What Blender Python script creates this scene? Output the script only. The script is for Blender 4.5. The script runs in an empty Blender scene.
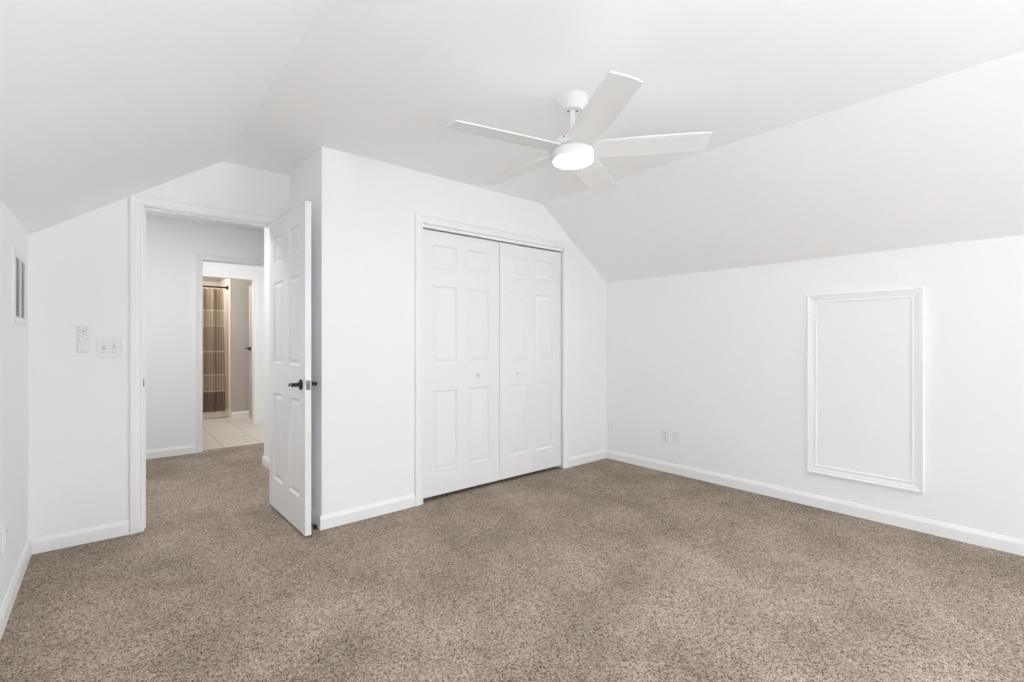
import bpy, bmesh, math, random
from mathutils import Vector, Matrix, Euler

random.seed(7)
SC = bpy.context.scene
COL = SC.collection

# ------------------------------------------------------------------ camera
cam_data = bpy.data.cameras.new('camera')
cam = bpy.data.objects.new('camera', cam_data)
COL.objects.link(cam)
cam_data.sensor_fit = 'HORIZONTAL'
cam_data.sensor_width = 36.0
cam_data.lens = 36.0 * 474.25 / 1024.0
cam_data.clip_start = 0.02
cam.location = (0.0, 0.0, 1.17)
cam.rotation_euler = (math.radians(90), 0, math.radians(-40.41))
SC.camera = cam

# ------------------------------------------------------------------ world, lights, exposure
SC.view_settings.view_transform = 'Standard'
SC.view_settings.look = 'None'
SC.view_settings.gamma = 1.0
SC.view_settings.use_curve_mapping = False
SC.view_settings.exposure = 0.25
SC.cycles.max_bounces = 14
SC.cycles.diffuse_bounces = 10
SC.cycles.glossy_bounces = 4

world = bpy.data.worlds.new('daylight')
SC.world = world
world.use_nodes = True
wn = world.node_tree.nodes
bg = wn['Background']
sky = wn.new('ShaderNodeTexSky')
sky.sky_type = 'HOSEK_WILKIE'
sky.turbidity = 3.0
world.node_tree.links.new(sky.outputs['Color'], bg.inputs['Color'])
bg.inputs['Strength'].default_value = 0.6

def area_light(name, loc, rot, sx, sy, power, color=(1, 1, 1), spread=180):
    d = bpy.data.lights.new(name, 'AREA')
    d.shape = 'RECTANGLE'
    d.size, d.size_y = sx, sy
    d.energy = power
    d.color = color
    d.spread = math.radians(spread)
    o = bpy.data.objects.new(name, d)
    COL.objects.link(o)
    o.location = loc
    o.rotation_euler = [math.radians(a) for a in rot]
    return o

# daylight coming in through the two windows behind the camera
area_light('window_daylight', (1.75, -3.12, 1.43), (90, 0, 0), 2.3, 1.3, 6, (0.868, 0.938, 1.0))
area_light('side_window_daylight', (3.79, -2.3, 1.0), (0, 90, 0), 0.9, 1.3, 73, (0.868, 0.938, 1.0))
# added fill, no real lamp: aimed up behind the viewer to brighten the ceiling
area_light('added_bounce_fill', (0.2, -0.9, 0.90), (180, 0, 0), 0.6, 0.6, 38, (0.868, 0.938, 1.0))
# ceiling lights of the hall, the vestibule and the bathroom (out of the picture)
area_light('hall_ceiling_light', (0.32, 4.4, 2.39), (0, 0, 0), 0.35, 0.35, 14, (0.95, 0.98, 1.0))
area_light('vestibule_ceiling_light', (1.0, 6.55, 2.39), (0, 0, 0), 0.35, 0.35, 5.5, (0.97, 0.985, 1.0))
area_light('bathroom_ceiling_light', (0.85, 8.15, 2.39), (0, 0, 0), 0.3, 0.3, 13, (1.0, 0.98, 0.95))

# ------------------------------------------------------------------ materials
def srgb(r, g, b):
    f = lambda c: (c / 255 / 12.92) if c / 255 <= 0.04045 else ((c / 255 + 0.055) / 1.055) ** 2.4
    return (f(r), f(g), f(b), 1.0)

def mat(name, col, rough=0.6, metal=0.0, bump=0.0, scale=200.0, vary=0.0):
    m = bpy.data.materials.new(name)
    m.use_nodes = True
    nt = m.node_tree
    p = nt.nodes['Principled BSDF']
    p.inputs['Base Color'].default_value = col
    p.inputs['Roughness'].default_value = rough
    p.inputs['Metallic'].default_value = metal
    if bump or vary:
        tc = nt.nodes.new('ShaderNodeTexCoord')
        n = nt.nodes.new('ShaderNodeTexNoise')
        n.inputs['Scale'].default_value = scale
        n.inputs['Detail'].default_value = 3
        nt.links.new(tc.outputs['Object'], n.inputs['Vector'])
        if bump:
            b = nt.nodes.new('ShaderNodeBump')
            b.inputs['Strength'].default_value = bump
            b.inputs['Distance'].default_value = 0.002
            nt.links.new(n.outputs['Fac'], b.inputs['Height'])
            nt.links.new(b.outputs['Normal'], p.inputs['Normal'])
        if vary:
            mx = nt.nodes.new('ShaderNodeMix')
            mx.data_type = 'RGBA'
            mx.inputs['A'].default_value = [c * (1 - vary) for c in col[:3]] + [1]
            mx.inputs['B'].default_value = [min(1, c * (1 + vary)) for c in col[:3]] + [1]
            nt.links.new(n.outputs['Fac'], mx.inputs['Factor'])
            nt.links.new(mx.outputs['Result'], p.inputs['Base Color'])
    return m

M = {}
M['wall'] = mat('white_wall_paint', (0.925, 0.928, 0.932, 1), 0.85, bump=0.06, scale=90)
M['ceiling'] = mat('white_ceiling_paint', (0.945, 0.948, 0.952, 1), 0.9, bump=0.06, scale=70)
M['trim'] = mat('white_semigloss_trim', (0.92, 0.922, 0.925, 1), 0.45, bump=0.01, scale=60)
M['door'] = mat('white_door_paint', (0.88, 0.88, 0.88, 1), 0.45, bump=0.02, scale=160)
M['bath'] = mat('warm_grey_bath_paint', srgb(196, 190, 184), 0.8, bump=0.03, scale=90)
M['plastic'] = mat('white_plastic', (0.86, 0.86, 0.86, 1), 0.35)
M['grey_mark'] = mat('grey_plastic', srgb(178, 178, 178), 0.5)
M['slot'] = mat('dark_slot', srgb(52, 50, 48), 0.6)
M['black'] = mat('plain_black', srgb(22, 21, 20), 0.6)
M['bronze'] = mat('dark_bronze', srgb(62, 55, 50), 0.32, 0.85)
M['nickel'] = mat('worn_nickel', srgb(120, 112, 104), 0.4, 0.9)
M['fan'] = mat('white_fan_enamel', (0.85, 0.85, 0.85, 1), 0.45)
M['cream'] = mat('cream_shower_acrylic', srgb(238, 230, 216), 0.3, vary=0.02, scale=4)
M['recess_shade'] = mat('dark_recess_shade', srgb(40, 39, 38), 0.9)
M['glass'] = mat('window_glass', (1, 1, 1, 1), 0.0)
M['glass'].node_tree.nodes['Principled BSDF'].inputs['Transmission Weight'].default_value = 1.0

def make_emit(name, col, strength):
    m = bpy.data.materials.new(name)
    m.use_nodes = True
    p = m.node_tree.nodes['Principled BSDF']
    p.inputs['Base Color'].default_value = (0.9, 0.9, 0.9, 1)
    p.inputs['Emission Color'].default_value = col
    p.inputs['Emission Strength'].default_value = strength
    return m
M['lamp'] = make_emit('lit_fan_diffuser', (1.0, 0.97, 0.92, 1), 30.0)

def make_carpet():
    m = bpy.data.materials.new('speckled_beige_carpet')
    m.use_nodes = True
    nt = m.node_tree
    N, L = nt.nodes, nt.links
    p = N['Principled BSDF']
    p.inputs['Roughness'].default_value = 0.95
    p.inputs['Specular IOR Level'].default_value = 0.1
    tc = N.new('ShaderNodeTexCoord')
    def noise(scale, detail, rough):
        n = N.new('ShaderNodeTexNoise')
        n.inputs['Scale'].default_value = scale
        n.inputs['Detail'].default_value = detail
        n.inputs['Roughness'].default_value = rough
        L.new(tc.outputs['Object'], n.inputs['Vector'])
        return n
    fine = noise(235, 2, 0.6)          # single tufts
    clump = noise(105, 2, 0.6)         # tufts leaning together
    mixf = N.new('ShaderNodeMix')
    mixf.inputs['Factor'].default_value = 0.30
    L.new(fine.outputs['Fac'], mixf.inputs['A'])
    L.new(clump.outputs['Fac'], mixf.inputs['B'])
    ramp = N.new('ShaderNodeValToRGB')
    e = ramp.color_ramp.elements
    e[0].position, e[0].color = 0.36, srgb(48, 38, 31)
    e[1].position, e[1].color = 0.66, srgb(206, 191, 176)
    for pos, c in ((0.42, (104, 90, 77)), (0.485, (158, 143, 129))):
        k = e.new(pos); k.color = srgb(*c)
    L.new(mixf.outputs['Result'], ramp.inputs['Fac'])
    # trodden nap: broad soft patches where the tufts lean another way
    nap = N.new('ShaderNodeTexNoise')
    nap.inputs['Scale'].default_value = 2.4
    nap.inputs['Detail'].default_value = 4
    nap.inputs['Roughness'].default_value = 0.62
    L.new(tc.outputs['Object'], nap.inputs['Vector'])
    nr = N.new('ShaderNodeMapRange')
    nr.inputs['From Min'].default_value = 0.3
    nr.inputs['From Max'].default_value = 0.7
    nr.inputs['To Min'].default_value = 0.74
    nr.inputs['To Max'].default_value = 1.20
    L.new(nap.outputs['Fac'], nr.inputs['Value'])
    mul = N.new('ShaderNodeMix')
    mul.data_type = 'RGBA'
    mul.blend_type = 'MULTIPLY'
    mul.inputs['Factor'].default_value = 1.0
    L.new(ramp.outputs['Color'], mul.inputs['A'])
    L.new(nr.outputs['Result'], mul.inputs['B'])
    L.new(mul.outputs['Result'], p.inputs['Base Color'])
    b = N.new('ShaderNodeBump')
    b.inputs['Strength'].default_value = 0.35
    b.inputs['Distance'].default_value = 0.005
    L.new(fine.outputs['Fac'], b.inputs['Height'])
    L.new(b.outputs['Normal'], p.inputs['Normal'])
    return m
M['carpet'] = make_carpet()

def make_tile():
    m = bpy.data.materials.new('beige_floor_tile')
    m.use_nodes = True
    nt = m.node_tree
    N, L = nt.nodes, nt.links
    p = N['Principled BSDF']
    p.inputs['Roughness'].default_value = 0.35
    tc = N.new('ShaderNodeTexCoord')
    mp = N.new('ShaderNodeMapping')
    mp.inputs['Location'].default_value = (0.135, 0.07, 0)
    br = N.new('ShaderNodeTexBrick')
    br.offset = 0.0
    br.inputs['Scale'].default_value = 1.0
    br.inputs['Brick Width'].default_value = 0.355
    br.inputs['Row Height'].default_value = 0.355
    br.inputs['Mortar Size'].default_value = 0.006
    br.inputs['Mortar Smooth'].default_value = 0.2
    br.inputs['Color1'].default_value = srgb(216, 208, 199)
    br.inputs['Color2'].default_value = srgb(208, 200, 190)
    br.inputs['Mortar'].default_value = srgb(168, 154, 139)
    L.new(tc.outputs['Object'], mp.inputs['Vector'])
    L.new(mp.outputs['Vector'], br.inputs['Vector'])
    n = N.new('ShaderNodeTexNoise')
    n.inputs['Scale'].default_value = 9
    n.inputs['Detail'].default_value = 5
    L.new(tc.outputs['Object'], n.inputs['Vector'])
    mx = N.new('ShaderNodeMix')
    mx.data_type = 'RGBA'
    mx.blend_type = 'SOFT_LIGHT'
    mx.inputs['Factor'].default_value = 0.35
    L.new(br.outputs['Color'], mx.inputs['A'])
    L.new(n.outputs['Fac'], mx.inputs['B'])
    L.new(mx.outputs['Result'], p.inputs['Base Color'])
    return m
M['tile'] = make_tile()

def make_curtain():
    """brown striped cloth with paler embroidered bands across it"""
    m = bpy.data.materials.new('brown_banded_curtain_cloth')
    m.use_nodes = True
    nt = m.node_tree
    N, L = nt.nodes, nt.links
    p = N['Principled BSDF']
    p.inputs['Roughness'].default_value = 0.85
    tc = N.new('ShaderNodeTexCoord')
    sep = N.new('ShaderNodeSeparateXYZ')
    L.new(tc.outputs['Object'], sep.inputs['Vector'])
    mr = N.new('ShaderNodeMapRange')
    mr.inputs['From Max'].default_value = 2.0
    L.new(sep.outputs['Z'], mr.inputs['Value'])
    r = N.new('ShaderNodeValToRGB')
    r.color_ramp.interpolation = 'CONSTANT'
    base, band, line, foot = srgb(192, 173, 153), srgb(208, 192, 173), srgb(230, 220, 206), srgb(158, 140, 130)
    stops = [(0.0, foot), (0.40, line), (0.425, band), (0.645, line), (0.67, base), (1.00, line), (1.02, base),
             (1.385, line), (1.405, band), (1.615, line), (1.635, base)]
    e = r.color_ramp.elements
    e[0].position, e[0].color = 0.0, foot
    e[1].position, e[1].color = stops[-1][0] / 2, stops[-1][1]
    for z, c in stops[1:-1]:
        k = e.new(z / 2); k.color = c
    L.new(mr.outputs['Result'], r.inputs['Fac'])
    # motif inside the bands, woven stripes over all
    w = N.new('ShaderNodeTexWave')
    w.wave_type = 'BANDS'
    w.bands_direction = 'X'
    w.inputs['Scale'].default_value = 9
    L.new(tc.outputs['Object'], w.inputs['Vector'])
    mx = N.new('ShaderNodeMix')
    mx.data_type = 'RGBA'
    mx.blend_type = 'MULTIPLY'
    mx.inputs['Factor'].default_value = 0.22
    L.new(r.outputs['Color'], mx.inputs['A'])
    L.new(w.outputs['Color'], mx.inputs['B'])
    L.new(mx.outputs['Result'], p.inputs['Base Color'])
    return m
M['curtain'] = make_curtain()

# ------------------------------------------------------------------ helpers
def origin_of(o):
    v = Vector((0, 0, 0))
    while o:
        v += o.location
        o = o.parent
    return v

def tag(o, label=None, cat=None, group=None, kind=None):
    if label: o['label'] = label
    if cat: o['category'] = cat
    if group: o['group'] = group
    if kind: o['kind'] = kind
    return o

def thing(name, label, cat, loc, group=None, kind=None):
    o = bpy.data.objects.new(name, None)
    o.empty_display_size = 0.1
    COL.objects.link(o)
    o.location = loc
    return tag(o, label, cat, group, kind)

def obj(name, bm, m, parent=None, smooth=False, local=False):
    """link one mesh object; world coordinates unless local"""
    bmesh.ops.recalc_face_normals(bm, faces=bm.faces[:])
    if parent is not None:
        base = Vector((0, 0, 0)) if local else origin_of(parent)
        org = Vector((0, 0, 0))
    else:
        xs = [v.co for v in bm.verts]
        org = Vector(((min(c.x for c in xs) + max(c.x for c in xs)) / 2,
                      (min(c.y for c in xs) + max(c.y for c in xs)) / 2, min(c.z for c in xs)))
        base = org
    bmesh.ops.translate(bm, verts=bm.verts[:], vec=-base)
    me = bpy.data.meshes.new(name)
    bm.to_mesh(me)
    bm.free()
    if smooth:
        for f in me.polygons:
            f.use_smooth = True
        try:
            me.set_sharp_from_angle(angle=math.radians(40))
        except Exception:
            pass
    me.materials.append(m)
    o = bpy.data.objects.new(name, me)
    COL.objects.link(o)
    if parent is not None:
        o.parent = parent
    else:
        o.location = org
    return o

def struct(name, bm, m, label, cat, smooth=False):
    return tag(obj(name, bm, m, smooth=smooth), label, cat, kind='structure')

def B():
    return bmesh.new()

def box(bm, x0, x1, y0, y1, z0, z1, bev=0.0, seg=1):
    t = bmesh.new()
    bmesh.ops.create_cube(t, size=1)
    for v in t.verts:
        v.co = Vector((x0 + (v.co.x + .5) * (x1 - x0), y0 + (v.co.y + .5) * (y1 - y0), z0 + (v.co.z + .5) * (z1 - z0)))
    if bev:
        bmesh.ops.bevel(t, geom=t.edges[:], offset=bev, segments=seg, profile=0.5, affect='EDGES')
    merge(bm, t)
    return bm

def merge(bm, t, mtx=None):
    if mtx is not None:
        bmesh.ops.transform(t, matrix=mtx, verts=t.verts[:])
    me = bpy.data.meshes.new('tmp')
    t.to_mesh(me)
    t.free()
    bm.from_mesh(me)
    bpy.data.meshes.remove(me)

def prism(bm, pts, fn, a, b):
    """polygon pts (u,v) swept from a to b; fn(u,v,w) gives the place"""
    lo = [bm.verts.new(fn(u, v, a)) for u, v in pts]
    hi = [bm.verts.new(fn(u, v, b)) for u, v in pts]
    n = len(pts)
    bm.faces.new(lo)
    bm.faces.new(hi[::-1])
    for i in range(n):
        j = (i + 1) % n
        bm.faces.new((lo[i], hi[i], hi[j], lo[j]))
    return bm

XZ = lambda u, v, w: (u, w, v)      # polygon in x,z swept along y

def lathe(bm, prof, n=32, mtx=None):
    """prof: (r, z) pairs round the z axis"""
    t = bmesh.new()
    rings = []
    for r, z in prof:
        if r < 1e-6:
            rings.append([t.verts.new((0, 0, z))])
        else:
            rings.append([t.verts.new((r * math.cos(2 * math.pi * k / n), r * math.sin(2 * math.pi * k / n), z)) for k in range(n)])
    for A, C in zip(rings, rings[1:]):
        for k in range(n):
            j = (k + 1) % n
            if len(A) == 1 and len(C) == 1: continue
            if len(A) == 1: t.faces.new((A[0], C[k], C[j]))
            elif len(C) == 1: t.faces.new((A[k], A[j], C[0]))
            else: t.faces.new((A[k], A[j], C[j], C[k]))
    for R in (rings[0], rings[-1]):
        if len(R) > 2: t.faces.new(R)
    bmesh.ops.recalc_face_normals(t, faces=t.faces[:])
    merge(bm, t, mtx)
    return bm

def tube(bm, pts, radii, n=12, flat=1.0):
    """round bar through pts; flat squeezes it along its local second axis"""
    pts = [Vector(p) for p in pts]
    rings = []
    for i, p in enumerate(pts):
        d = (pts[min(i + 1, len(pts) - 1)] - pts[max(i - 1, 0)]).normalized()
        up = Vector((0, 0, 1)) if abs(d.z) < 0.9 else Vector((1, 0, 0))
        s = d.cross(up).normalized()
        u = s.cross(d).normalized()
        r = radii[i] if hasattr(radii, '__len__') else radii
        rings.append([bm.verts.new(p + (s * math.cos(2 * math.pi * k / n) * flat + u * math.sin(2 * math.pi * k / n)) * r) for k in range(n)])
    for A, C in zip(rings, rings[1:]):
        for k in range(n):
            j = (k + 1) % n
            bm.faces.new((A[k], A[j], C[j], C[k]))
    bm.faces.new(rings[0][::-1])
    bm.faces.new(rings[-1])
    return bm

CASING = [(0.0, 0.0), (0.0, 0.008), (0.004, 0.0105), (0.012, 0.011), (0.016, 0.0085), (0.022, 0.010), (0.036, 0.0135),
          (0.046, 0.0145), (0.050, 0.019), (0.061, 0.0205), (0.064, 0.019), (0.064, 0.0)]

def casing(bm, fn, a0, a1, b0, b1, prof=CASING, closed=False):
    """mitred moulding round an opening a0..a1 x b0..b1; fn(a, b, out)"""
    rows = []
    for w, t in prof:
        if closed:
            c = [(a0 - w, b0 - w), (a0 - w, b1 + w), (a1 + w, b1 + w), (a1 + w, b0 - w)]
        else:
            c = [(a0 - w, b0), (a0 - w, b1 + w), (a1 + w, b1 + w), (a1 + w, b0)]
        rows.append([bm.verts.new(fn(a, b, t)) for a, b in c])
    m = 4 if closed else 3
    for A, C in zip(rows, rows[1:]):
        for k in range(m):
            j = (k + 1) % 4
            bm.faces.new((A[k], A[j], C[j], C[k]))
    if not closed:
        bm.faces.new([r[0] for r in rows])
        bm.faces.new([r[3] for r in rows][::-1])
    return bm

BASE_P = [(0, 0), (0.013, 0), (0.013, 0.062), (0.0115, 0.068), (0.008, 0.076), (0.006, 0.085), (0, 0.085)]

def base_x(bm, x0, x1, y, s, z=0.0):      # runs along x on a wall facing s in y
    return prism(bm, BASE_P, lambda u, v, w: (w, y + s * u, z + v), x0, x1)

def base_y(bm, y0, y1, x, s, z=0.0):
    return prism(bm, BASE_P, lambda u, v, w: (x + s * u, w, z + v), y0, y1)

RINGS = [(0.0, 0.0), (0.005, 0.006), (0.011, 0.010), (0.017, 0.010), (0.022, 0.008), (0.042, 0.002)]

def panel_slab(bm, W, H, T, panels, sides=(1, -1), rings=RINGS):
    """moulded panel door: a 0..W, z 0..H, thickness -T/2..T/2 along out"""
    us = sorted({0.0, W} | {p[0] for p in panels} | {p[1] for p in panels})
    vs = sorted({0.0, H} | {p[2] for p in panels} | {p[3] for p in panels})
    def inside(u, v):
        return any(p[0] < u < p[1] and p[2] < v < p[3] for p in panels)
    t = bmesh.new()
    for s in (1, -1):
        y = s * T / 2
        for i in range(len(us) - 1):
            for j in range(len(vs) - 1):
                if s in sides and inside((us[i] + us[i + 1]) / 2, (vs[j] + vs[j + 1]) / 2): continue
                q = [t.verts.new((u, y, v)) for u, v in ((us[i], vs[j]), (us[i + 1], vs[j]), (us[i + 1], vs[j + 1]), (us[i], vs[j + 1]))]
                t.faces.new(q if s < 0 else q[::-1])
        if s in sides:
            for (u0, u1, v0, v1) in panels:
                prev = None
                for ins, dep in rings:
                    yy = y - s * dep
                    R = [t.verts.new((u, yy, v)) for u, v in ((u0 + ins, v0 + ins), (u1 - ins, v0 + ins), (u1 - ins, v1 - ins), (u0 + ins, v1 - ins))]
                    if prev:
                        for k in range(4):
                            q = (prev[k], prev[(k + 1) % 4], R[(k + 1) % 4], R[k])
                            t.faces.new(q if s < 0 else q[::-1])
                    prev = R
                t.faces.new(prev if s < 0 else prev[::-1])
    h = T / 2
    for q in (((0, -h, 0), (0, h, 0), (0, h, H), (0, -h, H)), ((W, -h, 0), (W, -h, H), (W, h, H), (W, h, 0)),
              ((0, -h, 0), (W, -h, 0), (W, h, 0), (0, h, 0)), ((0, -h, H), (0, h, H), (W, h, H), (W, -h, H))):
        t.faces.new([t.verts.new(c) for c in q])
    bmesh.ops.remove_doubles(t, verts=t.verts[:], dist=1e-5)
    merge(bm, t)
    return bm

# ------------------------------------------------------------------ room shell
XL, XR = -0.333, 3.802
YB, YC, YD = -3.2, 3.01, 3.695          # back wall, closet front, door wall
YH = 5.92                                # far wall of the hall
CE, KN = 2.38, 1.75                      # ceiling and knee-wall heights
SL, SR = 0.585, 2.905                    # where the slopes meet the flat ceiling
HC = 2.41                                # hall ceiling
T = 0.115
def ceil_z(x):
    if x < SL: return KN + (x - XL) / (SL - XL) * (CE - KN)
    if x > SR: return KN + (XR - x) / (XR - SR) * (CE - KN)
    return CE

def section(x0, x1, z0):
    """polygon from z0 up to the ceiling between x0 and x1"""
    top = [x0] + [x for x in (SL, SR) if x0 < x < x1] + [x1]
    return [(x0, z0), (x1, z0)] + [(x, ceil_z(x)) for x in reversed(top)]

bm = B(); box(bm, XL - T, XR + T, YB - T, 5.99, -0.1, 0.0)
struct('floor', bm, M['carpet'], 'beige and brown speckled cut pile carpet covering bedroom and hall', 'carpet')
bm = B(); box(bm, -0.4, 1.9, 5.99, 9.3, -0.1, 0.004)
struct('floor_tile', bm, M['tile'], 'pale beige square floor tiles beyond the hall doorway', 'tile floor')

bm = B()
sec = [(XL - T, KN), (XL, KN), (SL, CE), (SR, CE), (XR, KN), (XR + T, KN), (XR + T, KN + 0.12), (SR + 0.03, CE + 0.12), (SL - 0.03, CE + 0.12), (XL - T, KN + 0.12)]
prism(bm, sec, XZ, YB - T, YD + T)
struct('ceiling', bm, M['ceiling'], 'white bedroom ceiling with a flat middle and sloping sides', 'ceiling')

bm = B(); box(bm, XL - T, XL, YB - T, YD + T, 0, KN)
struct('wall_left', bm, M['wall'], 'low white knee wall at far left carrying the return air vent', 'wall')
SY0, SY1, SZ0, SZ1 = -2.97, -1.63, 0.53, 1.47
bm = B(); box(bm, XR, XR + T, SY1, YD + T, 0, KN); box(bm, XR, XR + T, YB - T, SY0, 0, KN)
box(bm, XR, XR + T, SY0, SY1, 0, SZ0); box(bm, XR, XR + T, SY0, SY1, SZ1, KN)
struct('wall_right', bm, M['wall'], 'low white knee wall on the right with the framed access panel', 'wall')

# wall with the bedroom doorway
DX0, DX1, DZ = 0.168, 0.914, 2.002
bm = B()
prism(bm, section(XL, DX0 - 0.018, 0), XZ, YD, YD + T)
prism(bm, section(DX0 - 0.018, DX1 + 0.018, DZ + 0.018), XZ, YD, YD + T)
prism(bm, section(DX1 + 0.018, 1.01, 0), XZ, YD, YD + T)
struct('wall_doorway', bm, M['wall'], 'white wall round the open bedroom doorway with switches beside it', 'wall')

# closet front
CX0, CX1, CZ = 1.716, 3.178, 2.016
bm = B()
prism(bm, section(1.01, CX0 - 0.015, 0), XZ, YC, YC + 0.1)
prism(bm, section(CX0 - 0.015, CX1 + 0.015, CZ + 0.015), XZ, YC, YC + 0.1)
prism(bm, section(CX1 + 0.015, XR, 0), XZ, YC, YC + 0.1)
struct('wall_closet', bm, M['wall'], 'white wall projecting into the room round the closet doors', 'wall')
bm = B(); box(bm, 1.01, 1.125, YC + 0.1, YD + T, 0, CE); box(bm, 1.125, 1.24, YD + T - 0.001, 4.95, 0, HC)
struct('wall_closet_side', bm, M['wall'], 'shaded white side wall of closet behind the open door', 'wall')
bm = B(); prism(bm, section(1.125, XR, 0), XZ, YD, YD + T)
struct('wall_closet_back', bm, M['wall'], 'white back wall inside the closed closet', 'wall')

# back wall behind the viewer with its window
WX0, WX1, WZ0, WZ1 = 0.55, 2.95, 0.75, 2.10
bm = B()
prism(bm, section(XL, WX0, 0), XZ, YB - T, YB)
prism(bm, section(WX1, XR, 0), XZ, YB - T, YB)
prism(bm, section(WX0, WX1, WZ1), XZ, YB - T, YB)
box(bm, WX0, WX1, YB - T, YB, 0, WZ0)
struct('wall_back', bm, M['wall'], 'white gable wall opposite the closet holding the window', 'wall')
win = thing('window_1', 'white double window in the gable wall', 'window', ((WX0 + WX1) / 2, YB - 0.08, WZ0), kind='structure')
bm = B()
for a, b, c, d in ((WX0, WX0 + 0.05, WZ0, WZ1), (WX1 - 0.05, WX1, WZ0, WZ1), (WX0 + 0.05, WX1 - 0.05, WZ1 - 0.05, WZ1),
                   (WX0 + 0.05, WX1 - 0.05, WZ0, WZ0 + 0.05), ((WX0 + WX1) / 2 - 0.04, (WX0 + WX1) / 2 + 0.04, WZ0 + 0.05, WZ1 - 0.05)):
    box(bm, a, b, YB - 0.11, YB - 0.06, c, d, 0.004)
obj('window_frame', bm, M['trim'], win)
for s in (0, 1):
    a = WX0 + 0.05 if s == 0 else (WX0 + WX1) / 2 + 0.04
    b = (WX0 + WX1) / 2 - 0.04 if s == 0 else WX1 - 0.05
    bm = B(); box(bm, a, b, YB - 0.088, YB - 0.084, WZ0 + 0.05, WZ1 - 0.05)
    obj('pane', bm, M['glass'], win)

win = thing('window_2', 'white low window in the right knee wall', 'window', (XR + 0.08, (SY0 + SY1) / 2, SZ0), kind='structure')
bm = B()
for a, b, c, d in ((SY0, SY0 + 0.05, SZ0, SZ1), (SY1 - 0.05, SY1, SZ0, SZ1), (SY0 + 0.05, SY1 - 0.05, SZ1 - 0.05, SZ1), (SY0 + 0.05, SY1 - 0.05, SZ0, SZ0 + 0.05)):
    box(bm, XR + 0.05, XR + 0.10, a, b, c, d, 0.004)
obj('window_frame', bm, M['trim'], win)
bm = B(); box(bm, XR + 0.073, XR + 0.077, SY0 + 0.05, SY1 - 0.05, SZ0 + 0.05, SZ1 - 0.05)
obj('pane', bm, M['glass'], win)

# hall
bm = B()
OX0, OX1, OZ = 0.758, 1.520, 2.026
JT = 0.018
box(bm, -1.0, OX0 - JT, YH, YH + T, 0, HC); box(bm, OX1 + JT, 2.7, YH, YH + T, 0, HC); box(bm, OX0 - JT, OX1 + JT, YH, YH + T, OZ + JT, HC)
struct('wall_hall', bm, M['wall'], 'white hall wall seen through doorway, cased opening in it', 'wall')
bm = B(); box(bm, -1.1, -1.0, YD + T, YH + T, 0, HC)
struct('wall_hall_left', bm, M['wall'], 'white end wall of the hall hidden left of the doorway', 'wall')
bm = B(); box(bm, 1.24, 2.7, 4.85, 4.95, 0, HC)
struct('wall_hall_near', bm, M['wall'], 'white hall wall turning right behind the open door', 'wall')
bm = B(); box(bm, 2.7, 2.8, 4.85, YH + T, 0, HC)
struct('wall_hall_right', bm, M['wall'], 'white end wall of the hall at its far right', 'wall')
bm = B(); box(bm, -1.1, XL, YD, YD + T, 0, HC)
struct('wall_hall_front', bm, M['wall'], 'white hall wall continuing left past the bedroom', 'wall')
bm = B(); box(bm, -1.1, 1.24, YD + T, YH + T, HC, HC + 0.1); box(bm, 1.24, 2.8, 4.85, YH + T, HC, HC + 0.1)
box(bm, -1.1, 1.24, YD + 0.09, YD + T, CE + 0.125, HC + 0.1)
struct('ceiling_hall', bm, M['ceiling'], 'white flat hall ceiling above the attic hatch trim', 'ceiling')
bm = B(); box(bm, -1.1, XL - T, YD + T, 5.99, -0.1, 0); box(bm, XR + T, XR + T + .01, 5.9, 5.99, -0.1, 0)
bm.free()
bm = B(); box(bm, -1.1, XL - T, YD, 5.99, -0.1, 0)
struct('floor_hall', bm, M['carpet'], 'end of the hall carpet hidden behind the doorway wall', 'carpet')

# vestibule and bathroom
FY = 7.45
FX0, FX1, FZ = 0.80, 1.562, 2.03
bm = B(); box(bm, 0.45, 0.55, YH + T, FY, 0.004, HC)
struct('wall_vestibule_left', bm, M['wall'], 'white side wall between the two far doorways, left', 'wall')
bm = B(); box(bm, 1.76, 1.86, YH + T, FY, 0.004, HC)
struct('wall_vestibule_right', bm, M['wall'], 'white side wall between the two far doorways, right', 'wall')
bm = B()
box(bm, 0.2, FX0 - JT, FY, FY + 0.1, 0.004, HC); box(bm, FX1 + JT, 1.86, FY, FY + 0.1, 0.004, HC); box(bm, FX0 - JT, FX1 + JT, FY, FY + 0.1, FZ + JT, HC)
struct('wall_bath_front', bm, M['wall'], 'bright white wall round the farthest doorway', 'wall')
bm = B(); box(bm, 1.4185, 1.80, 8.26, 9.2, 0.004, HC)
struct('wall_bath_back', bm, M['bath'], 'warm grey bathroom wall right of the shower curtain', 'wall')
bm = B(); box(bm, 1.70, 1.80, FY + 0.1, 8.26, 0.004, HC)
struct('wall_bath_right', bm, M['bath'], 'warm grey bathroom side wall behind the far door', 'wall')
bm = B(); box(bm, 0.2, 0.3, FY + 0.1, 9.2, 0.004, HC)
struct('wall_bath_left', bm, M['bath'], 'warm grey bathroom wall hidden left of the shower', 'wall')
bm = B(); box(bm, 0.2, 1.80, 9.2, 9.3, 0.004, HC)
struct('wall_bath_end', bm, M['bath'], 'warm grey wall behind the shower stall', 'wall')
bm = B(); box(bm, 0.2, 1.86, YH + T, 9.3, HC, HC + 0.1)
struct('ceiling_bath', bm, M['ceiling'], 'white ceiling over the bathroom beyond the hall', 'ceiling')

# ------------------------------------------------------------------ trim
yface = lambda y, s: (lambda a, b, t: (a, y + s * t, b))
xface = lambda x, s: (lambda a, b, t: (x + s * t, a, b))

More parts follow.
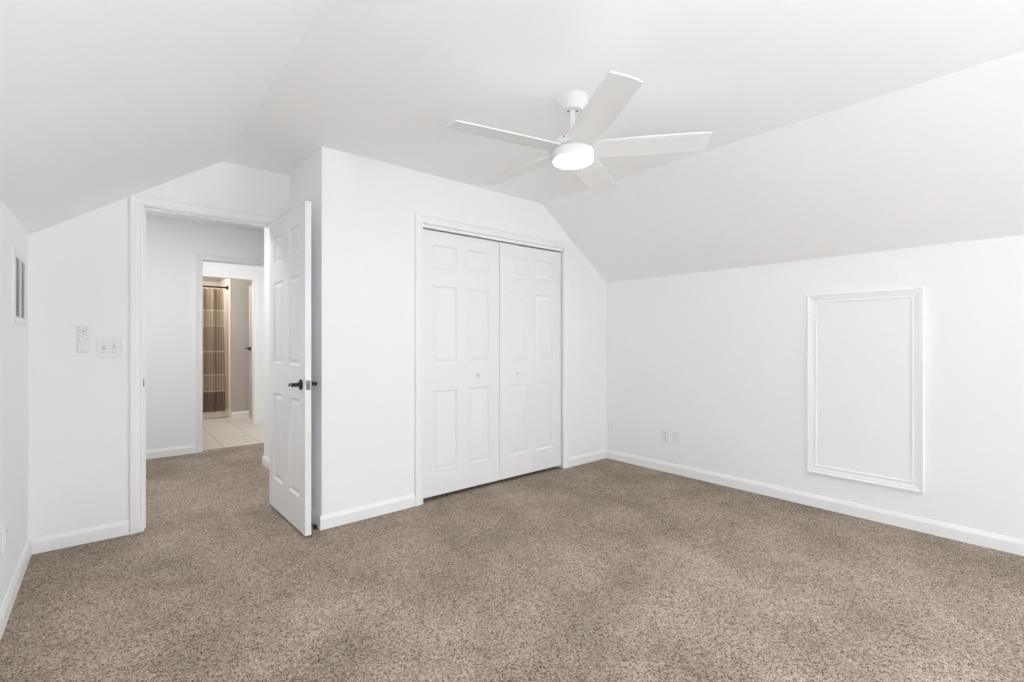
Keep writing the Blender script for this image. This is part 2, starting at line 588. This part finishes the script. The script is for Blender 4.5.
def opening_trim(name, label, x0, x1, z1, yf, yb, right_cut=None, stop=None, back=True, z0=0.0, jt=0.018):
    """casing in front, jamb lining, door stop and casing behind"""
    root = thing(name, label, 'door trim', ((x0 + x1) / 2, yf, z0), kind='structure')
    bm = B()
    casing(bm, yface(yf, -1), x0 - 0.004, x1 + 0.004, z0, z1 + 0.004)
    if right_cut: 
        for v in bm.verts: v.co.x = min(v.co.x, right_cut)
    obj('casing', bm, M['trim'], root)
    if back:
        bm = B(); casing(bm, yface(yb, 1), x0 - 0.004, x1 + 0.004, z0, z1 + 0.004)
        obj('casing', bm, M['trim'], root)
    bm = B()
    box(bm, x0 - jt, x0, yf, yb, z0, z1); box(bm, x1, x1 + jt, yf, yb, z0, z1); box(bm, x0 - jt, x1 + jt, yf, yb, z1, z1 + jt)
    obj('jamb', bm, M['trim'], root)
    if stop:
        bm = B()
        box(bm, x0, x0 + 0.011, stop, stop + 0.034, z0, z1 - 0.011, 0.002); box(bm, x1 - 0.011, x1, stop, stop + 0.034, z0, z1 - 0.011, 0.002)
        box(bm, x0, x1, stop, stop + 0.034, z1 - 0.011, z1, 0.002)
        obj('door_stop', bm, M['trim'], root)
    return root

t1 = opening_trim('trim_1', 'white casing round the open bedroom doorway', DX0, DX1, DZ, YD, YD + T, stop=YD + 0.042)
# strike plate on the latch-side jamb
bm = B(); box(bm, DX0 - 0.0005, DX0 + 0.0015, YD + 0.004, YD + 0.034, 0.885, 0.942, 0.0005)
tag(obj('strike_plate', bm, M['nickel'], t1), 'dark metal strike plate')
bm = B(); box(bm, DX0 - 0.0045, DX0 + 0.0005, YD - 0.010, YD + 0.004, 0.892, 0.934, 0.001)
obj('strike_lip', bm, M['nickel'], t1)

t2 = thing('trim_2', 'white moulded casing round the closet doors', 'door trim', ((CX0 + CX1) / 2, YC, 0), kind='structure')
bm = B(); casing(bm, yface(YC, -1), CX0 + 0.004, CX1 - 0.002, 0, CZ)
obj('casing', bm, M['trim'], t2)
bm = B()
box(bm, CX0 - 0.015, CX0, YC, YC + 0.1, 0, CZ); box(bm, CX1, CX1 + 0.015, YC, YC + 0.1, 0, CZ); box(bm, CX0 - 0.015, CX1 + 0.015, YC, YC + 0.1, CZ, CZ + 0.015)
obj('jamb', bm, M['trim'], t2)
bm = B(); box(bm, CX0, CX1, YC + 0.012, YC + 0.045, 1.992, CZ, 0.001)
obj('bifold_track', bm, M['trim'], t2)

opening_trim('trim_3', 'white casing of the hall opening leading to tiled floor', OX0, OX1, OZ, YH, YH + T)
opening_trim('trim_4', 'white casing of the farthest doorway before shower curtain', FX0, FX1, FZ, FY, FY + 0.1, z0=0.004)

def baseboard(name, label, *runs):
    bm = B()
    for fn, args in runs: fn(bm, *args)
    return struct(name, bm, M['trim'], label, 'baseboard')
baseboard('baseboard_left', 'white baseboard along the left knee wall under the vent', (base_y, (YB, YD, XL, 1)))
baseboard('baseboard_doorway', 'white baseboard left of the bedroom doorway under the switches', (base_x, (XL + 0.013, DX0 - 0.069, YD, -1)))
baseboard('baseboard_closet_side', 'white baseboard behind the open bedroom door', (base_y, (YC, YD, 1.01, -1)))
baseboard('baseboard_closet_left', 'white baseboard between open door and closet doors', (base_x, (1.01 - 0.013, CX0 - 0.061, YC, -1)))
baseboard('baseboard_closet_right', 'short white baseboard between closet doors and right corner', (base_x, (CX1 + 0.063, XR - 0.013, YC, -1)))
baseboard('baseboard_right', 'long white baseboard along the right knee wall', (base_y, (YB, YC, XR, -1)))
baseboard('baseboard_hall', 'white baseboard in the hall left of the far opening', (base_x, (-1.0, OX0 - 0.069, YH, -1)))
baseboard('baseboard_hall_right', 'white baseboard wrapping the hall wall end behind the door', (base_y, (YD + T, 4.963, 1.125, -1)), (base_x, (1.125, 2.7, 4.95, 1)))
baseboard('baseboard_bath', 'white baseboard under the grey bathroom wall beside shower', (base_x, (1.425, 1.70, 8.26, -1, 0.004)), (base_y, (FY + 0.17, 8.247, 1.70, -1, 0.004)))
baseboard('baseboard_back', 'white baseboard along the gable wall under the window', (base_x, (XL + 0.013, XR - 0.013, YB, 1)))

# ------------------------------------------------------------------ levers
def lever(parent, x, y, z, s, d, label=None, m='bronze'):
    """lever handle on a face at x whose outside is s along x; the bar points along d in y"""
    R = Matrix.Translation((x, y, z)) @ Matrix.Rotation(math.radians(90 * s), 4, 'Y')
    bm = B()
    lathe(bm, [(0.0, 0), (0.0325, 0), (0.0325, 0.004), (0.030, 0.0085), (0.014, 0.011), (0.0125, 0.016), (0.0115, 0.040), (0.0125, 0.052), (0.010, 0.057), (0, 0.058)], 28, R)
    h = tag(obj('door_handle', bm, M[m], parent, smooth=True), 'dark bronze door handle')
    bm = B()
    X = x + s * 0.047
    tube(bm, [(X, y - d * 0.008, z), (X, y + d * 0.012, z + 0.001), (X - s * 0.001, y + d * 0.04, z + 0.002), (X - s * 0.003, y + d * 0.07, z - 0.001),
              (X - s * 0.007, y + d * 0.095, z - 0.008), (X - s * 0.010, y + d * 0.108, z - 0.014)], [0.0095, 0.0105, 0.0095, 0.0088, 0.0085, 0.006], 12, 0.75)
    obj('lever', bm, M[m], h, smooth=True)
    return h

# ------------------------------------------------------------------ bedroom door, standing open at a right angle
PZ = [(0.218, 0.812), (1.018, 1.573), (1.702, 1.884)]
DW, DT = 0.757, 0.035
door = thing('door_1', 'white six panel bedroom door standing open with dark levers', 'door', (0.908, 3.688, 0.014), kind='structure')
DOOR_X = 0.908
bm = B()
pan = [(u0, u1, a - 0.014, b - 0.014) for u0, u1 in ((0.104, 0.310), (0.447, 0.653)) for a, b in PZ]
panel_slab(bm, DW, 1.986, DT, pan)
bmesh.ops.transform(bm, matrix=Matrix.Translation((-DT / 2, 0, 0)) @ Matrix.Rotation(math.radians(-90), 4, 'Z'), verts=bm.verts[:])
obj('door_slab', bm, M['door'], door, local=True)
HY = 3.688 - DW + 0.072
lever(door, DOOR_X - DT, HY, 0.907, -1, 1)
lever(door, DOOR_X, HY, 0.907, 1, 1)
bm = B(); box(bm, DOOR_X + 0.0005 - DT / 2 - 0.0125, DOOR_X - 0.0005 - DT / 2 + 0.0125, 3.688 - DW - 0.001, 3.688 - DW + 0.002, 0.878, 0.935, 0.0006)
lp = tag(obj('latch_plate', bm, M['nickel'], door), 'dull metal latch plate')
bm = B(); box(bm, DOOR_X - 0.0175 - 0.007, DOOR_X - 0.0175 + 0.007, 3.688 - DW - 0.011, 3.688 - DW, 0.897, 0.916, 0.002)
obj('latch_bolt', bm, M['nickel'], lp)
for hz in (0.27, 1.02, 1.80):
    bm = B(); tube(bm, [(DOOR_X + 0.0035, 3.6885, hz - 0.045), (DOOR_X + 0.0035, 3.6885, hz + 0.045)], 0.0055, 12)
    obj('hinge', bm, M['trim'], door, smooth=True)
door.rotation_euler.z = math.radians(1.1)        # a little past square

# ------------------------------------------------------------------ bifold closet doors
BZ = [(0.212, 0.803), (1.000, 1.576), (1.708, 1.878)]
BH0, BH1 = 0.030, 1.980
BYF = YC + 0.018                       # face of the doors
def bifold(name, label, leaves, knob_leaf, knob_x):
    x0, x1 = leaves[0][0], leaves[-1][1]
    root = thing(name, label, 'closet door', ((x0 + x1) / 2, BYF + 0.015, BH0), kind='structure')
    for k, (a, b, p, q) in enumerate(leaves):
        bm = B()
        panel_slab(bm, b - a, BH1 - BH0, 0.03, [(p - a, q - a, z0 - BH0, z1 - BH0) for z0, z1 in BZ])
        bmesh.ops.translate(bm, verts=bm.verts[:], vec=(a, BYF + 0.015, BH0))
        lf = obj('door_leaf', bm, M['door'], root)
        if k == knob_leaf:
            bm = B()
            lathe(bm, [(0, 0), (0.011, 0), (0.009, 0.006), (0.0085, 0.012), (0.014, 0.018), (0.0175, 0.025), (0.016, 0.031), (0.009, 0.035), (0, 0.036)], 24,
                  Matrix.Translation((knob_x, BYF, 0.902)) @ Matrix.Rotation(math.radians(90), 4, 'X'))
            obj('knob', bm, M['plastic'], lf, smooth=True)
    return root
bifold('door_2', 'left pair of white panelled bifold closet leaves with knob', [(1.722, 2.0807, 1.814, 2.026), (2.0813, 2.4415, 2.122, 2.334)], 1, 2.226)
bifold('door_3', 'right pair of white panelled bifold closet leaves with knob', [(2.4475, 2.8067, 2.555, 2.765), (2.8073, 3.1680, 2.847, 3.060)], 0, 2.630)

# ------------------------------------------------------------------ ceiling fan
FS = 1.02
fan = thing('ceiling_fan', 'white five blade ceiling fan with round lit lamp below', 'ceiling fan', (1.7276 * FS, 1.5711 * FS, CE))
bm = B()
lathe(bm, [(0, 0.0), (0.0755, 0.0), (0.0755, -0.004), (0.0745, -0.020), (0.0725, -0.040), (0.066, -0.051), (0.054, -0.066), (0.0515, -0.069), (0.048, -0.066), (0.018, -0.064), (0.0, -0.064)], 48)
can = obj('canopy', bm, M['fan'], fan, smooth=True, local=True)
for k in range(2):
    a = math.radians(-40 + 180 * k)
    bm = B()
    lathe(bm, [(0, -0.0635), (0.006, -0.0635), (0.006, -0.0655), (0, -0.0655)], 12, Matrix.Translation((0.0225 * math.cos(a), 0.0225 * math.sin(a), 0)))
    obj('vent_hole', bm, M['slot'], can, local=True)
LEAN = Matrix.Translation((0, 0.0085, 0.0242)) @ Matrix.Rotation(-0.0294, 4, 'X') @ Matrix.Diagonal((FS, FS, FS, 1))
def fobj(name, bm, m, parent, smooth=True):
    bmesh.ops.transform(bm, matrix=LEAN, verts=bm.verts[:])
    return obj(name, bm, m, parent, smooth=smooth, local=True)
bm = B(); lathe(bm, [(0, -0.07), (0.0128, -0.07), (0.0128, -0.215), (0, -0.215)], 24)
fobj('downrod', bm, M['fan'], fan)
bm = B()
lathe(bm, [(0, -0.196), (0.019, -0.196), (0.024, -0.200), (0.030, -0.207), (0.055, -0.214), (0.078, -0.226), (0.089, -0.240), (0.092, -0.254), (0.092, -0.268), (0.108, -0.271), (0.112, -0.275), (0.112, -0.279), (0.0, -0.281)], 48)
mh = fobj('motor_housing', bm, M['fan'], fan)
for a in (math.radians(-165), math.radians(-75), math.radians(15), math.radians(105)):
    bm = B()
    lathe(bm, [(0, 0), (0.004, 0), (0.004, 0.002), (0, 0.002)], 10,
          Matrix.Rotation(a, 4, 'Z') @ Matrix.Translation((0.0905, 0, -0.243)) @ Matrix.Rotation(math.radians(80), 4, 'Y'))
    fobj('screw', bm, M['slot'], mh)
bm = B()
lathe(bm, [(0, -0.281), (0.094, -0.281), (0.100, -0.285), (0.1025, -0.292), (0.1025, -0.322), (0.099, -0.330), (0.096, -0.331), (0.0, -0.331)], 48)
lk = fobj('light_kit', bm, M['fan'], fan)
bm = B()
lathe(bm, [(0, -0.3312), (0.0945, -0.3312), (0.0945, -0.334), (0.085, -0.3385), (0.06, -0.342), (0.03, -0.3435), (0, -0.344)], 48)
tag(fobj('lamp_lens', bm, M['lamp'], lk), 'glowing round white lamp lens')

def blade_mesh():
    t = bmesh.new()
    prof = [(0.104, 0.052), (0.114, 0.062), (0.135, 0.068), (0.20, 0.071), (0.32, 0.0715), (0.45, 0.0705), (0.55, 0.0685), (0.618, 0.0665), (0.628, 0.0655), (0.634, 0.061)]
    pitch = math.radians(11.8)
    rows = []
    for r, hw in prof:
        row = []
        for f in (-1, -0.97, -0.5, 0, 0.5, 0.97, 1):
            y = f * hw
            z = -0.283 + 0.004 * (1 - f * f)
            th = 0.0035 if abs(f) < 1 else 0.0015
            row.append((r, y * math.cos(pitch), z - y * math.sin(pitch), th))
        rows.append(row)
    top = [[t.verts.new((x, y, z + th)) for x, y, z, th in r] for r in rows]
    bot = [[t.verts.new((x, y, z - th)) for x, y, z, th in r] for r in rows]
    n = len(rows[0])
    for i in range(len(rows) - 1):
        for j in range(n - 1):
            t.faces.new((top[i][j], top[i + 1][j], top[i + 1][j + 1], top[i][j + 1]))
            t.faces.new((bot[i][j], bot[i][j + 1], bot[i + 1][j + 1], bot[i + 1][j]))
        for j in (0, n - 1):
            t.faces.new((top[i][j], bot[i][j], bot[i + 1][j], top[i + 1][j]))
    for i in (0, len(rows) - 1):
        for j in range(n - 1):
            t.faces.new((top[i][j], top[i][j + 1], bot[i][j + 1], bot[i][j]))
    return t
for k in range(5):
    a = math.radians(-120.2 + 72 * k)
    bm = B()
    merge(bm, blade_mesh(), Matrix.Rotation(a, 4, 'Z'))
    fobj('blade', bm, M['fan'], fan)
    # blade iron under the hub
    # (the blades plug straight into the slot between housing and light kit)

# ------------------------------------------------------------------ access panel on the right wall
ap = thing('access_panel', 'white framed access panel on the right knee wall', 'access panel', (XR, 0.893, 0.237))
FR = [(0.0, 0.0), (0.0, 0.010), (0.004, 0.013), (0.010, 0.013), (0.014, 0.0095), (0.022, 0.011), (0.036, 0.016), (0.046, 0.0175), (0.050, 0.021), (0.060, 0.021), (0.0625, 0.018), (0.063, 0.0)]
bm = B(); casing(bm, xface(XR, -1), 0.636, 1.150, 0.300, 1.436, FR, closed=True)
obj('frame', bm, M['wall'], ap)
bm = B(); box(bm, XR - 0.006, XR + 0.0, 0.634, 1.152, 0.298, 1.438)
obj('panel', bm, M['wall'], ap)

# ------------------------------------------------------------------ wall plates
def screw(parent, at, axis, m='plastic'):
    bm = B()
    R = Matrix.Rotation(math.radians(90), 4, 'X') if axis == 'y' else Matrix.Rotation(math.radians(-90 if axis == '-x' else 90), 4, 'Y')
    lathe(bm, [(0, 0), (0.0034, 0), (0.003, 0.0012), (0, 0.0015)], 12, Matrix.Translation(at) @ R)
    return obj('screw', bm, M[m], parent)

def wall_plate(label, x, s, yc, zc, w, h, sockets, cat='outlet', name='outlet', group=None):
    root = thing(name, label, cat, (x, yc, zc - h / 2), group)
    bm = B(); box(bm, *sorted((x, x + s * 0.006)), yc - w / 2, yc + w / 2, zc - h / 2, zc + h / 2, 0.0022, 2)
    obj('cover_plate', bm, M['plastic'], root)
    ax = '-x' if s < 0 else 'x'
    if sockets == 2:
        for dz in (0.0195, -0.0195):
            bm = B(); box(bm, *sorted((x + s * 0.004, x + s * 0.0085)), yc - 0.0165, yc + 0.0165, zc + dz - 0.0145, zc + dz + 0.0145, 0.003, 2)
            k = obj('socket', bm, M['plastic'], root)
            bm = B()
            for dy, hh in ((-0.0063, 0.0045), (0.0063, 0.0038)):
                box(bm, *sorted((x + s * 0.0078, x + s * 0.0089)), yc + dy - 0.0011, yc + dy + 0.0011, zc + dz - hh + 0.003, zc + dz + hh + 0.003)
            lathe(bm, [(0, 0), (0.0024, 0), (0.0024, 0.0011), (0, 0.0011)], 10,
                  Matrix.Translation((x + s * 0.0078, yc, zc + dz - 0.008)) @ Matrix.Rotation(math.radians(90 * s), 4, 'Y'))
            obj('slots', bm, M['slot'], k)
        screw(root, (x + s * 0.0058, yc, zc), ax)
    elif sockets == 1:
        bm = B(); lathe(bm, [(0, 0), (0.006, 0), (0.006, 0.003), (0.0042, 0.003), (0.0042, 0.009), (0, 0.009)], 16,
                        Matrix.Translation((x + s * 0.0055, yc, zc)) @ Matrix.Rotation(math.radians(90 * s), 4, 'Y'))
        obj('cable_jack', bm, M['grey_mark'], root)
        for dz in (0.042, -0.042): screw(root, (x + s * 0.0058, yc, zc + dz), ax)
    else:
        for dz in (0.030, -0.030): screw(root, (x + s * 0.0058, yc, zc + dz), ax)
    return root
wall_plate('white duplex outlet low on right wall, farther of adjacent pair', XR, -1, 2.345, 0.325, 0.082, 0.117, 2)
wall_plate('blank white plate low on right wall, nearer access panel', XR, -1, 2.240, 0.322, 0.080, 0.117, 0, 'wall plate', 'blank_wall_plate')
wall_plate('small white plate on right wall beside the closet corner', XR, -1, 2.955, 0.335, 0.062, 0.117, 0, 'wall plate', 'blank_wall_plate')
wall_plate('white duplex outlet on the left knee wall at picture edge', XL, 1, 2.895, 0.350, 0.074, 0.120, 2)

# two gang switch
sw = thing('light_switch', 'white double toggle switch plate beside the bedroom doorway', 'light switch', (0.004, YD, 1.074))
bm = B(); box(bm, -0.053, 0.061, YD - 0.0065, YD, 1.074, 1.193, 0.0025, 2)
obj('cover_plate', bm, M['plastic'], sw)
for cx, up in ((-0.019, 1), (0.027, -1)):
    bm = B(); box(bm, cx - 0.0055, cx + 0.0055, YD - 0.0075, YD - 0.005, 1.1335 - 0.012, 1.1335 + 0.012, 0.0008)
    c = obj('toggle_collar', bm, M['grey_mark'], sw)
    t = B(); box(t, -0.0042, 0.0042, -0.015, 0.0, -0.005, 0.005, 0.001)
    bm = B(); merge(bm, t, Matrix.Translation((cx, YD - 0.006, 1.1335)) @ Matrix.Rotation(math.radians(-28 * up), 4, 'X'))
    obj('toggle', bm, M['plastic'], c)
    for dz in (0.030, -0.030): screw(sw, (cx, YD - 0.0062, 1.1335 + dz), 'y', 'grey_mark')

# fan remote in its wall cradle
rm = thing('fan_remote', 'slim white fan remote on wall left of the switch plate', 'remote control', (-0.108, YD, 1.102))
bm = B(); box(bm, -0.136, -0.080, YD - 0.006, YD, 1.102, 1.250, 0.002)
obj('cradle', bm, M['plastic'], rm)
bm = B(); box(bm, -0.1335, -0.0825, YD - 0.022, YD - 0.006, 1.106, 1.254, 0.005, 3)
body = obj('remote_body', bm, M['plastic'], rm, smooth=True)
def button(x, z, r, m='grey_mark', ring=None):
    bm = B()
    p = [(0, 0), (r, 0), (r, 0.0012), (0, 0.0015)] if not ring else [(ring, 0), (r, 0), (r, 0.0010), (ring, 0.0010), (ring, 0)]
    t = bmesh.new()
    lathe(bm, p, 20, Matrix.Translation((x, YD - 0.0218, z)) @ Matrix.Rotation(math.radians(90), 4, 'X'))
    t.free()
    return obj('button', bm, M[m], body)
button(-0.108, 1.228, 0.0055)
button(-0.108, 1.228, 0.0155, ring=0.0142)
for bx, bz in ((-0.126, 1.246), (-0.090, 1.246), (-0.126, 1.201), (-0.108, 1.203), (-0.090, 1.201), (-0.126, 1.183), (-0.108, 1.184), (-0.090, 1.183)):
    button(bx, bz, 0.0028)

# ------------------------------------------------------------------ return air vent on the left wall
vt = thing('air_vent', 'white metal return air vent with dark louvres on left wall', 'air vent', (XL, 3.32, 1.249))
VY0, VY1, VZ0, VZ1 = 3.100, 3.540, 1.249, 1.600
GY0, GY1, GZ0, GZ1 = 3.180, 3.505, 1.285, 1.570
bm = B()
for a, b, c, d in ((VY0, GY0, VZ0, VZ1), (GY1, VY1, VZ0, VZ1), (GY0, GY1, VZ0, GZ0), (GY0, GY1, GZ1, VZ1)):
    box(bm, XL, XL + 0.0055, a, b, c, d)
box(bm, XL, XL + 0.0065, (GY0 + GY1) / 2 - 0.012, (GY0 + GY1) / 2 + 0.012, GZ0, GZ1)
obj('frame', bm, M['plastic'], vt)
bm = B(); box(bm, XL + 0.0002, XL + 0.001, GY0, GY1, GZ0, GZ1)  # thin dark sheet on the wall, its colour imitates a shaded recess
tag(obj('shade_backing', bm, M['recess_shade'], vt), 'dark backing sheet imitating shade behind the louvres')
for a, b in ((GY0, (GY0 + GY1) / 2 - 0.012), ((GY0 + GY1) / 2 + 0.012, GY1)):
    bm = B()
    n = 22
    for k in range(n):
        z = GZ0 + (k + 0.5) * (GZ1 - GZ0) / n
        t = B(); box(t, -0.0006, 0.0006, a, b, -0.0021, 0.0021)
        merge(bm, t, Matrix.Translation((XL + 0.0048, 0, z)) @ Matrix.Rotation(math.radians(10), 4, 'Y'))
    obj('louvre_slats', bm, M['plastic'], vt)
for a in (VY0 + 0.05, VY1 - 0.018):
    for c in (VZ0 + 0.014, VZ1 - 0.014):
        screw(vt, (XL + 0.0058, a, c), 'x', 'grey_mark')

# ------------------------------------------------------------------ small black lump added at a dark spot behind the door
bm = B()
lathe(bm, [(0, 0), (0.010, 0), (0.0105, 0.004), (0.009, 0.014), (0.0095, 0.020), (0.007, 0.024), (0, 0.025)], 18, Matrix.Translation((0.983, 3.045, 0.0)))
tag(obj('black_lump', bm, M['black'], smooth=True), 'small black lump on carpet behind the open door', 'door stop')

# ------------------------------------------------------------------ attic hatch on the hall ceiling
ah = thing('attic_hatch', 'white trimmed attic hatch on the hall ceiling', 'attic hatch', (0.45, 5.62, HC))
HP = [(0.0, 0.0), (0.0, 0.012), (0.010, 0.016), (0.055, 0.020), (0.066, 0.015), (0.066, 0.0)]
bm = B(); casing(bm, lambda a, b, t: (a, b, HC - t), 0.08, 0.86, 4.95, 5.79, HP, closed=True)
obj('frame', bm, M['trim'], ah)
bm = B(); box(bm, 0.079, 0.861, 4.949, 5.791, HC - 0.006, HC)
obj('hatch_board', bm, M['ceiling'], ah)

# ------------------------------------------------------------------ bathroom things
bd = thing('door_4', 'warm grey bathroom door folded back behind the farthest doorway', 'door', (1.640, FY + 0.11, 0.014), kind='structure')
bm = B()
panel_slab(bm, 0.58, 1.99, 0.035, [(u0, u1, a, b) for u0, u1 in ((0.09, 0.25), (0.33, 0.49)) for a, b in ((0.21, 0.80), (1.0, 1.56), (1.69, 1.87))])
bmesh.ops.transform(bm, matrix=Matrix.Translation((0.0175, 0, 0)) @ Matrix.Rotation(math.radians(90), 4, 'Z'), verts=bm.verts[:])
obj('door_slab', bm, M['bath'], bd, local=True)
lever(bd, 1.640, FY + 0.11 + 0.50, 1.055, -1, -1)

sh = thing('shower_stall', 'cream shower stall with low curb behind the brown curtain', 'shower', (0.86, 8.78, 0.004))
bm = B()
box(bm, 0.302, 1.418, 8.36, 8.46, 0.004, 0.13, 0.012, 3); box(bm, 0.302, 1.418, 8.46, 9.198, 0.004, 0.05)
obj('shower_pan', bm, M['cream'], sh)
bm = B()
box(bm, 1.398, 1.418, 8.262, 9.198, 0.13, 2.15, 0.006, 2); box(bm, 1.398, 1.418, 8.262, 8.362, 0.004, 0.14); box(bm, 0.302, 0.322, 8.40, 9.198, 0.13, 2.15, 0.006, 2); box(bm, 0.322, 1.398, 9.178, 9.198, 0.05, 2.15)
obj('surround', bm, M['cream'], sh)

rod = thing('curtain_rod', 'dark bronze curtain rod above the shower opening', 'curtain rod', (0.86, 8.345, 1.985))
bm = B(); tube(bm, [(0.302, 8.345, 1.985), (1.396, 8.345, 1.985)], 0.0125, 16)
obj('bar', bm, M['bronze'], rod, smooth=True)
bm = B(); box(bm, 1.40, 1.4195, 8.27, 8.40, 1.93, 2.04) ; bm.free()
for x, s in ((1.3975, -1), (0.3005, 1)):
    bm = B(); lathe(bm, [(0, 0), (0.037, 0), (0.037, 0.007), (0.028, 0.014), (0.018, 0.022), (0.016, 0.04), (0, 0.04)], 24,
                    Matrix.Translation((x, 8.345, 1.985)) @ Matrix.Rotation(math.radians(90 * s), 4, 'Y'))
    obj('end_flange', bm, M['bronze'], rod, smooth=True)

cu = thing('shower_curtain', 'brown striped shower curtain with pale embroidered bands', 'shower curtain', (0.85, 8.345, 0.0))
def fold_y(x):
    return 8.325 + 0.020 * math.sin(x * 46) + 0.010 * math.sin(x * 97 + 1.0)
bm = B()
nx, nz = 180, 40
X0, X1 = 0.36, 1.325
grid = []
for j in range(nz + 1):
    z = 0.112 + (1.948 - 0.112) * j / nz
    f = z / 1.948
    row = []
    for i in range(nx + 1):
        x = X0 + (X1 + 0.035 * (1 - f) - X0) * i / nx
        row.append(bm.verts.new((x, 8.312 + (fold_y(x) - 8.325) * (0.75 + 0.35 * (1 - f)), z)))
    grid.append(row)
for j in range(nz):
    for i in range(nx):
        bm.faces.new((grid[j][i], grid[j][i + 1], grid[j + 1][i + 1], grid[j + 1][i]))
geom = bmesh.ops.solidify(bm, geom=bm.faces[:], thickness=0.002)
obj('cloth', bm, M['curtain'], cu, smooth=True)
for k in range(7):
    x = X0 + 0.03 + k * (X1 - X0 - 0.05) / 6
    bm = B()
    ring = [(x, 8.345 + 0.024 * math.sin(t), 1.968 + 0.032 * math.cos(t)) for t in [2 * math.pi * q / 20 for q in range(21)]]
    tube(bm, ring, 0.0016, 6)
    obj('curtain_ring', bm, M['bronze'], cu, smooth=True)
